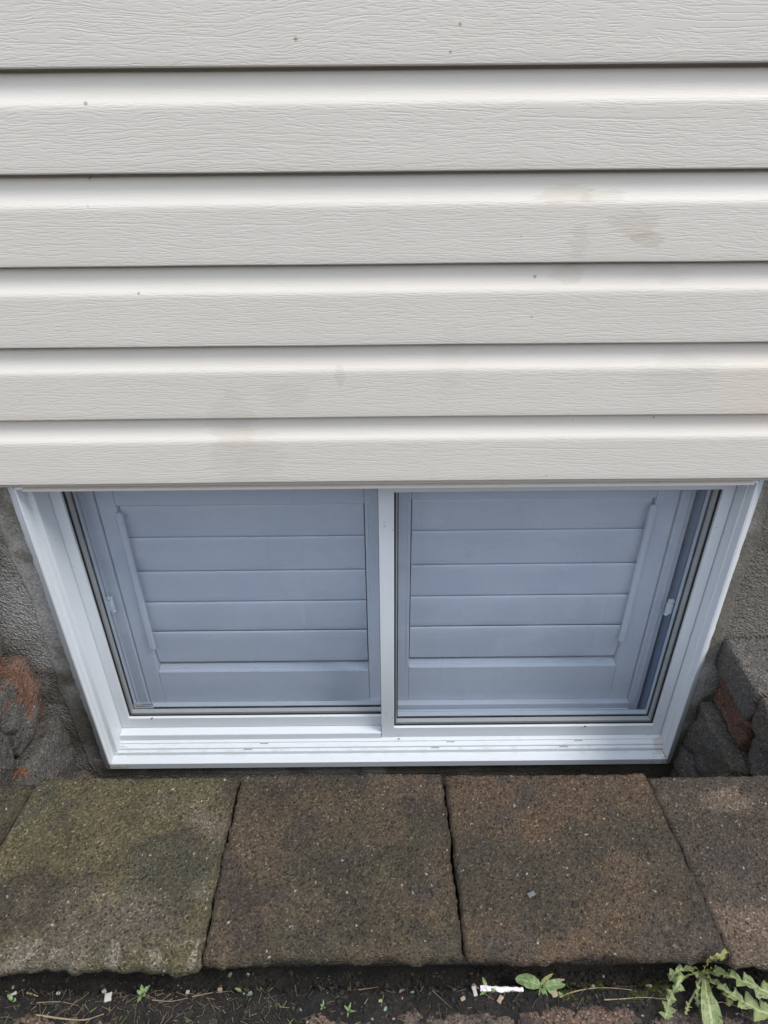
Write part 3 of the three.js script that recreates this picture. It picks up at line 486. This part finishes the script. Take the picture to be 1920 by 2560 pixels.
function tube(pts, r, seg = 28) {                        // tapered, slightly crooked
  const P = curvePts(pts, seg), pos = [], idx = [], K = 6, up = new THREE.Vector3(0, 1, 0), a = new THREE.Vector3(), b = new THREE.Vector3(), d = new THREE.Vector3();
  P.forEach((q, i) => { d.copy(P[Math.min(i + 1, P.length - 1)]).sub(P[Math.max(i - 1, 0)]).normalize(); a.crossVectors(d, up).normalize(); b.crossVectors(a, d); const rr = r * (1 - .55 * i / seg) * (1 + .25 * n2(i * .7, r * 9e4, 2)); for (let k = 0; k < K; k++) { const t = k / K * 6.2832; pos.push(q.x + rr * (a.x * Math.cos(t) + b.x * Math.sin(t)), q.y + rr * (a.y * Math.cos(t) + b.y * Math.sin(t)), q.z + rr * (a.z * Math.cos(t) + b.z * Math.sin(t))); } });
  for (let i = 0; i < P.length - 1; i++) for (let k = 0; k < K; k++) { const p = i * K + k, q = i * K + (k + 1) % K; idx.push(p, p + K, q, q, p + K, q + K); }
  for (let k = 1; k < K - 1; k++) { idx.push(0, k, k + 1); const e = (P.length - 1) * K; idx.push(e, e + k + 1, e + k); }
  const g = new THREE.BufferGeometry(); g.setAttribute('position', new THREE.Float32BufferAttribute(pos, 3)); g.setIndex(idx); g.computeVertexNormals(); return g;
}
const onSoil = (q, dy = .002) => [q[0], soilY(q[0], q[1]) + dy, q[1]];
M.straw = stdm([.26, .20, .12], .85); M.twig = stdm([.17, .125, .085], .9); M.pale = stdm([.40, .38, .34], .8); M.tan = stdm([.30, .22, .15], .85);
const TW = [
  [[[.2212, .5679], [.2437, .5597], [.2763, .5544], [.2993, .556], [.3171, .5608]], .0010, 'straw', 'bowed straw-coloured stem lying across the moss'],
  [[[.2767, .5725], [.303, .5704], [.3236, .5701], [.3565, .5718]], .0008, 'straw', 'straight thin straw between the moss and the paver'],
  [[[-.4475, .5826], [-.4047, .5887], [-.3816, .5898], [-.3609, .5833]], .0012, 'straw', 'curved twig nearest the bottom left corner'],
  [[[-.3041, .568], [-.2778, .5705], [-.2582, .5661]], .0010, 'twig', 'short curved twig left of the two crossing straws'],
  [[[-.2534, .5647], [-.229, .557], [-.2023, .5464]], .0009, 'twig', 'straight twig slanting up below the first capstone joint'],
  [[[-.0393, .554], [-.0132, .5413]], .0009, 'twig', 'short slanting twig below the brown chipped capstone'],
  [[[-.453, .569], [-.4224, .5683], [-.3977, .5727]], .0008, 'twig', 'thin grey-brown twig above the curved one at left'],
  [[[-.4753, .5526], [-.4555, .5602]], .0016, 'straw', 'thick stub of straw at the far left'],
  [[[.4114, .5822], [.4241, .576], [.4475, .5812]], .0007, 'straw', 'looped thin straw under the dandelion leaves'],
  [[[.0571, .5572], [.0812, .5794]], .0005, 'twig', 'hair-thin stem slanting left of the white scrap'],
];
for (const [p, r, m, label] of TW) oneMesh('twig', tube(p.map((q) => onSoil(q, .003)), r), M[m], label, 'twig', 'twigs on the soil');

function chip(w, d, h, seed) { const g = stone(0, 0, 0, w, h, d, { seed, r: h * .45, amp: .0004, freq: 120, fine: .0004, chip: .0006, cell: Math.max(w, d) / 12 }); return g; }
{ // white scrap and small pale bits
  const g = stone(0, 0, 0, .056, .0022, .0072, { seed: 411, r: .0009, amp: .0005, freq: 60, fine: .0006, chip: .001, cell: .0013, warp: (x, y, z) => [x, y + .0007 * n2(x * 150, 1, 1), z * (x > .01 ? .78 : 1) + .0006 * n2(x * 260, 3, 2) - (x > .01 ? .0008 : 0)] });
  g.rotateY(-.06); g.translate(.1475, soilY(.1475, .559) + .0045, .559); oneMesh('plastic_scrap', g, stdm([.74, .68, .70], .6), 'flat white scrap of plastic on the soil below the capstone joint', 'scrap');
  const bits = [[-.4916, .5571, .012, .0045, .5, 'pale', 'white sliver at the far left edge of the soil'], [-.3774, .5487, .006, .009, .6, 'pale', 'white flake under the mossy capstone'], [-.3621, .5638, .009, .011, .2, 'pale', 'largest pale petal left of the green seedling'], [-.4329, .5543, .005, .004, 0, 'pale', 'round white crumb right of the straw stub'], [.1124, .5600, .005, .012, .2, 'pale', 'curled white petal at the left end of the plastic scrap'], [-.2224, .5510, .006, .008, .1, 'tan', 'pinkish seed beside the slanting twig'], [-.2634, .5544, .005, .006, 0, 'pale', 'pale oval seed left of the slanting twig'], [.1434, .5718, .009, .006, .9, 'tan', 'curled tan petal below the plastic scrap'], [.2147, .5623, .009, .010, .3, 'tan', 'round tan seed case at the left end of the bowed stem'], [.3451, .5512, .010, .007, .2, 'tan', 'tan pebble on the moss left of the dandelion'], [.1170, .5480, .012, .005, -.7, 'tan', 'rust-brown dry leaf scrap above the plastic scrap'], [-.0106, .5705, .005, .004, .2, 'tan', 'single orange crumb on the bare soil at centre'], [.0960, .5690, .007, .005, .4, 'tan', 'reddish stone chip left of the plastic scrap']];
  bits.forEach(([x, z, w, d, a, mt, label], i) => { const q = chip(w, d, Math.min(w, d) * .4, 420 + i); q.rotateY(a); q.translate(x, soilY(x, z) + .0032, z); oneMesh('soil_fleck', q, M[mt], label, 'fleck', 'pale flecks on the soil'); });
  const st = chip(.011, .007, .003, 440); st.rotateY(.4); st.translate(.1955, YC + .0020, .4690); oneMesh('stone_chip', st, stdm([.12, .12, .12], .8), 'small grey stone chip lying on the large reddish-brown capstone', 'stone');
  const lf = chip(.010, .006, .003, 441); lf.rotateY(1); lf.translate(.251, YC + .0016, .483); oneMesh('dark_fleck', lf, stdm([.02, .018, .016], .9), 'black fleck on the reddish-brown capstone near its front', 'fleck');
}
for (const [x, y, z, a, label] of [[.4405, .1165, -.0600, .2, 'black dead fly on the bottom rail of the right sash'], [-.5180, .1345, -.0780, 1, 'thin dark insect at the left end of the left sash rail'], [.0290, .0840, -.0570, .4, 'brown insect remains under the bottom corner of the right sash']]) {
  const parts = [new THREE.SphereGeometry(1, 8, 6).scale(.0032, .0011, .0012)]; for (const k of [-1, 0, 1]) parts.push(new THREE.CylinderGeometry(.00016, .00012, .006, 4).rotateX(1.35).rotateY(k * .5).translate(k * .0014, -.0002, 0));
  const g = mergeGeometries(parts); g.rotateY(a); g.translate(x, y, z); oneMesh('dead_insect', g, stdm(label[0] === 'b' && label[1] === 'r' ? [.16, .07, .035] : [.02, .018, .018], .7), label, 'insect');
}
// leaf: midrib curve, half-width profile with optional teeth, trough-shaped across
function leaf(pts, width, o = {}) {
  const n = o.n || 46, P = curvePts(pts, n), pos = [], uv = [], idx = [], d = new THREE.Vector3(), side = new THREE.Vector3(), nor = new THREE.Vector3(), up = new THREE.Vector3(...(o.up || [0, 1, 0])), R = rng(o.seed || 1), C = [-1, -.55, 0, .55, 1], ph = R() * 6;
  for (let i = 0; i <= n; i++) {
    const t = i / n; d.copy(P[Math.min(i + 1, n)]).sub(P[Math.max(i - 1, 0)]).normalize(); side.crossVectors(d, up).normalize(); nor.crossVectors(side, d).normalize();
    for (const c of C) {
      let w = width * (o.prof ? o.prof(t) : Math.pow(Math.sin(Math.PI * Math.min(1, t * .96 + .02)), .8));
      if (o.teeth) { const tt = t * o.teeth + (c > 0 ? .35 : 0) + .3 * Math.sin(t * 7 + ph), f = tt - Math.floor(tt), lobe = f < .22 ? f / .22 : Math.pow(1 - (f - .22) / .78, 1.3); const cut = h3(Math.floor(tt) + 9, c > 0 ? 1 : 0, o.seed || 1); w *= .16 + (.84 * lobe * (.45 + .55 * cut) + .10 * n2(t * 60, c, o.seed || 1)) * (t > .88 ? .6 : 1) + (t > .88 ? .35 : 0); }
      w = Math.max(w, .0006); const lift = (o.cup ?? .18) * w * Math.abs(c) + .0006 * n2(t * 18, c * 3 + (o.seed || 1), 5) * Math.abs(c) * (o.wave ?? 2), back = o.teeth ? -Math.abs(c) * w * .35 * (t > .86 ? 0 : 1) : 0;
      pos.push(P[i].x + side.x * c * w + nor.x * lift - d.x * back * -1, P[i].y + side.y * c * w + nor.y * lift, P[i].z + side.z * c * w + nor.z * lift + d.z * back); uv.push((c + 1) / 2, t);
    }
  }
  for (let i = 0; i < n; i++) for (let k = 0; k < 4; k++) { const a = i * 5 + k, b = a + 5; idx.push(a, b, a + 1, b, b + 1, a + 1); }
  const g = new THREE.BufferGeometry(); g.setAttribute('position', new THREE.Float32BufferAttribute(pos, 3)); g.setAttribute('uv', new THREE.Float32BufferAttribute(uv, 2)); g.setIndex(idx); g.computeVertexNormals(); return g;
}
const leafTex = (g1, g2, rib, s) => colorTex(128, 256, (i, j) => { const u = i / 128, t = j / 256; let c = mix3(g1, g2, step(-.2, .4, fbm(u * 5, t * 12, s))); c = mix3(c, rib, step(.085, .03, Math.abs(u - .5)) * .75); if (fbm(u * 16, t * 34, s + 4) > .36) c = [.05, .06, .03]; return c; }, THREE.ClampToEdgeWrapping);
M.dand = new THREE.MeshPhysicalMaterial({ map: leafTex([.13, .17, .055], [.20, .235, .095], [.36, .36, .20], 3), roughness: .6, side: THREE.DoubleSide });
M.young = new THREE.MeshPhysicalMaterial({ map: leafTex([.12, .18, .06], [.18, .25, .10], [.25, .30, .15], 8), roughness: .55, side: THREE.DoubleSide });
M.old = new THREE.MeshPhysicalMaterial({ map: leafTex([.16, .17, .04], [.26, .25, .08], [.36, .33, .16], 11), roughness: .7, side: THREE.DoubleSide });
M.dry = stdm([.27, .23, .14], .9, { side: THREE.DoubleSide }); M.crown = stdm([.24, .17, .13], .8);
{
  const d = thing('dandelion_plant', 'flat dandelion with long toothed leaves growing at the foot of the pinkish capstone', 'plant', [.411, soilY(.411, .546), .546]);
  const dp = (t) => t < .25 ? .18 + t * .8 : Math.min(1, .38 + (t - .25) * 1.25) * (t > .9 ? Math.max(.05, (1 - t) * 10) : 1);
  const lf = (pts, w, o, m = M.dand) => mesh('leaf', leaf(pts, w, o), m, d);
  lf([[.4129, .354, .5455], [.4209, .360, .5462], [.4343, .375, .5553], [.4467, .382, .564], [.4626, .384, .5728], [.4785, .38, .5789], [.497, .372, .5874], [.512, .364, .594]], .0205, { teeth: 6, prof: dp, seed: 3, n: 110, wave: 5 });
  lf([[.4119, .354, .548], [.4159, .358, .551], [.4254, .366, .5639], [.4387, .37, .5785], [.4542, .37, .5893], [.4742, .366, .5971], [.49, .36, .6045]], .0185, { teeth: 8, prof: dp, seed: 5, n: 110, wave: 5 });
  lf([[.4100, .354, .545], [.4078, .36, .5437], [.385, .378, .5477], [.3704, .378, .5523], [.3641, .366, .5574]], .0115, { teeth: 5, prof: dp, seed: 7, n: 90, wave: 5 });
  lf([[.4100, .354, .547], [.4063, .36, .5475], [.3808, .38, .5579], [.3648, .382, .5688], [.3559, .37, .5787], [.3508, .36, .588], [.3475, .353, .5963]], .0165, { teeth: 5, prof: (t) => dp(t) * (t > .55 ? .75 : 1), seed: 9, n: 110, wave: 6 });
  lf([[.4120, .354, .549], [.4127, .357, .552], [.4049, .366, .5707], [.4032, .366, .5842], [.4018, .362, .598], [.399, .357, .6146]], .0120, { prof: (t) => .28 + .72 * step(.15, .75, t) * (t > .93 ? Math.sqrt((1 - t) / .07) : 1), seed: 11, cup: .3 });
  lf([[.4119, .354, .546], [.4119, .36, .5466], [.4072, .39, .5494], [.4081, .415, .5537], [.4158, .422, .5528], [.4285, .42, .5473]], .0100, { teeth: 6, prof: dp, seed: 13, n: 90, wave: 6, up: [.3, .5, .8] }, M.old);
  lf([[.4125, .354, .5445], [.4230, .366, .5440], [.4330, .368, .5475], [.4420, .361, .5530]], .0060, { teeth: 4, prof: dp, seed: 17, wave: 6 }, M.old);
  lf([[.4105, .354, .5485], [.3990, .366, .5600], [.3935, .366, .5720], [.3920, .357, .5840]], .0075, { teeth: 5, prof: dp, seed: 19, n: 80, wave: 6 });
  lf([[.4140, .354, .5490], [.4240, .364, .5600], [.4310, .362, .5720], [.4330, .354, .5830]], .0062, { teeth: 5, prof: dp, seed: 23, n: 80, wave: 6 }, M.old);
  mesh('dry_stalk', tube([[.4100, .354, .550], [.4071, .357, .5529], [.3935, .36, .5681], [.3841, .355, .5773], [.3766, .351, .5843]], .0022), M.dry, d);
  mesh('leaf', leaf([[.3841, .356, .5773], [.3800, .356, .582], [.3756, .351, .590]], .006, { teeth: 3, seed: 15 }), M.old, d, 'withered yellow leaf');
  mesh('crown', new THREE.SphereGeometry(.007, 10, 8).scale(1, .7, 1).translate(.411, .351, .547), M.crown, d);
}
{
  const d = thing('weed_seedling', 'broad-leaved green seedling at the right end of the white scrap', 'plant', [.2015, soilY(.2015, .5545), .5545]);
  const y = soilY(.2015, .5545), lf = (pts, w, o = {}, m = M.young) => mesh('leaf', leaf(pts, w, { n: 22, seed: 3, ...o }), m, d), ov = (t) => t < .3 ? .16 : Math.pow(Math.sin(Math.PI * clamp((t - .25) / .75, 0, 1)), .6) + .05;
  lf([[.2010, y, .5548], [.1981, y + .010, .5547], [.1897, y + .013, .5523], [.1798, y + .013, .5494], [.1671, y + .012, .5474]], .0085, { prof: ov });
  lf([[.2015, y, .5548], [.2033, y + .008, .5548], [.2154, y + .010, .5539], [.2316, y + .009, .5536]], .0058, { prof: ov, seed: 5 });
  lf([[.2012, y, .5550], [.2002, y + .009, .5571], [.1979, y + .010, .5664], [.1931, y + .008, .5809]], .0034, { seed: 6 });
  lf([[.2012, y, .5550], [.2008, y + .009, .5571], [.2031, y + .010, .5664], [.2031, y + .008, .5765]], .0032, { seed: 7 });
  lf([[.2015, y, .5545], [.2017, y + .010, .5524], [.2078, y + .013, .5477], [.2175, y + .012, .5411]], .0028, { seed: 8 }, M.old);
  lf([[.2120, y + .004, .5500], [.2200, y + .007, .5480], [.2330, y + .006, .5460]], .0030, { seed: 9 }, M.dry);
}
const small = (x, z, n, l, w, label, seed) => { const y = soilY(x, z), d = thing('tiny_seedling', label, 'plant', [x, y, z], 'tiny seedlings in the soil'), R = rng(seed); for (let k = 0; k < n; k++) { const a = k / n * 6.28 + R(), L = l * (.7 + R() * .6); mesh('leaf', leaf([[x, y, z], [x + Math.cos(a) * L * .4, y + .005, z + Math.sin(a) * L * .4], [x + Math.cos(a) * L, y + .006, z + Math.sin(a) * L]], w, { n: 10, seed: seed + k }), M.young, d); } };
small(-.3194, .5595, 5, .009, .0026, 'bright green seedling among the litter below the mossy capstone', 1);
small(-.1936, .5512, 2, .012, .0022, 'upright pair of leaves at the end of the slanting twig', 4);
small(-.0831, .5780, 4, .006, .0012, 'star-shaped tiny seedling on bare soil, left of two', 6);
small(-.0502, .5828, 4, .007, .0013, 'star-shaped tiny seedling on bare soil, right of two', 9);
small(-.4856, .5650, 2, .008, .0024, 'single green leaf at the far left of the soil', 12);
small(.1285, .5590, 3, .013, .0026, 'slim green seedling growing across the left end of the white scrap', 15);
small(.2165, .5640, 2, .010, .0026, 'pale little leaf between the seedling and the bowed stem', 19);

renderer.render(scene, camera);
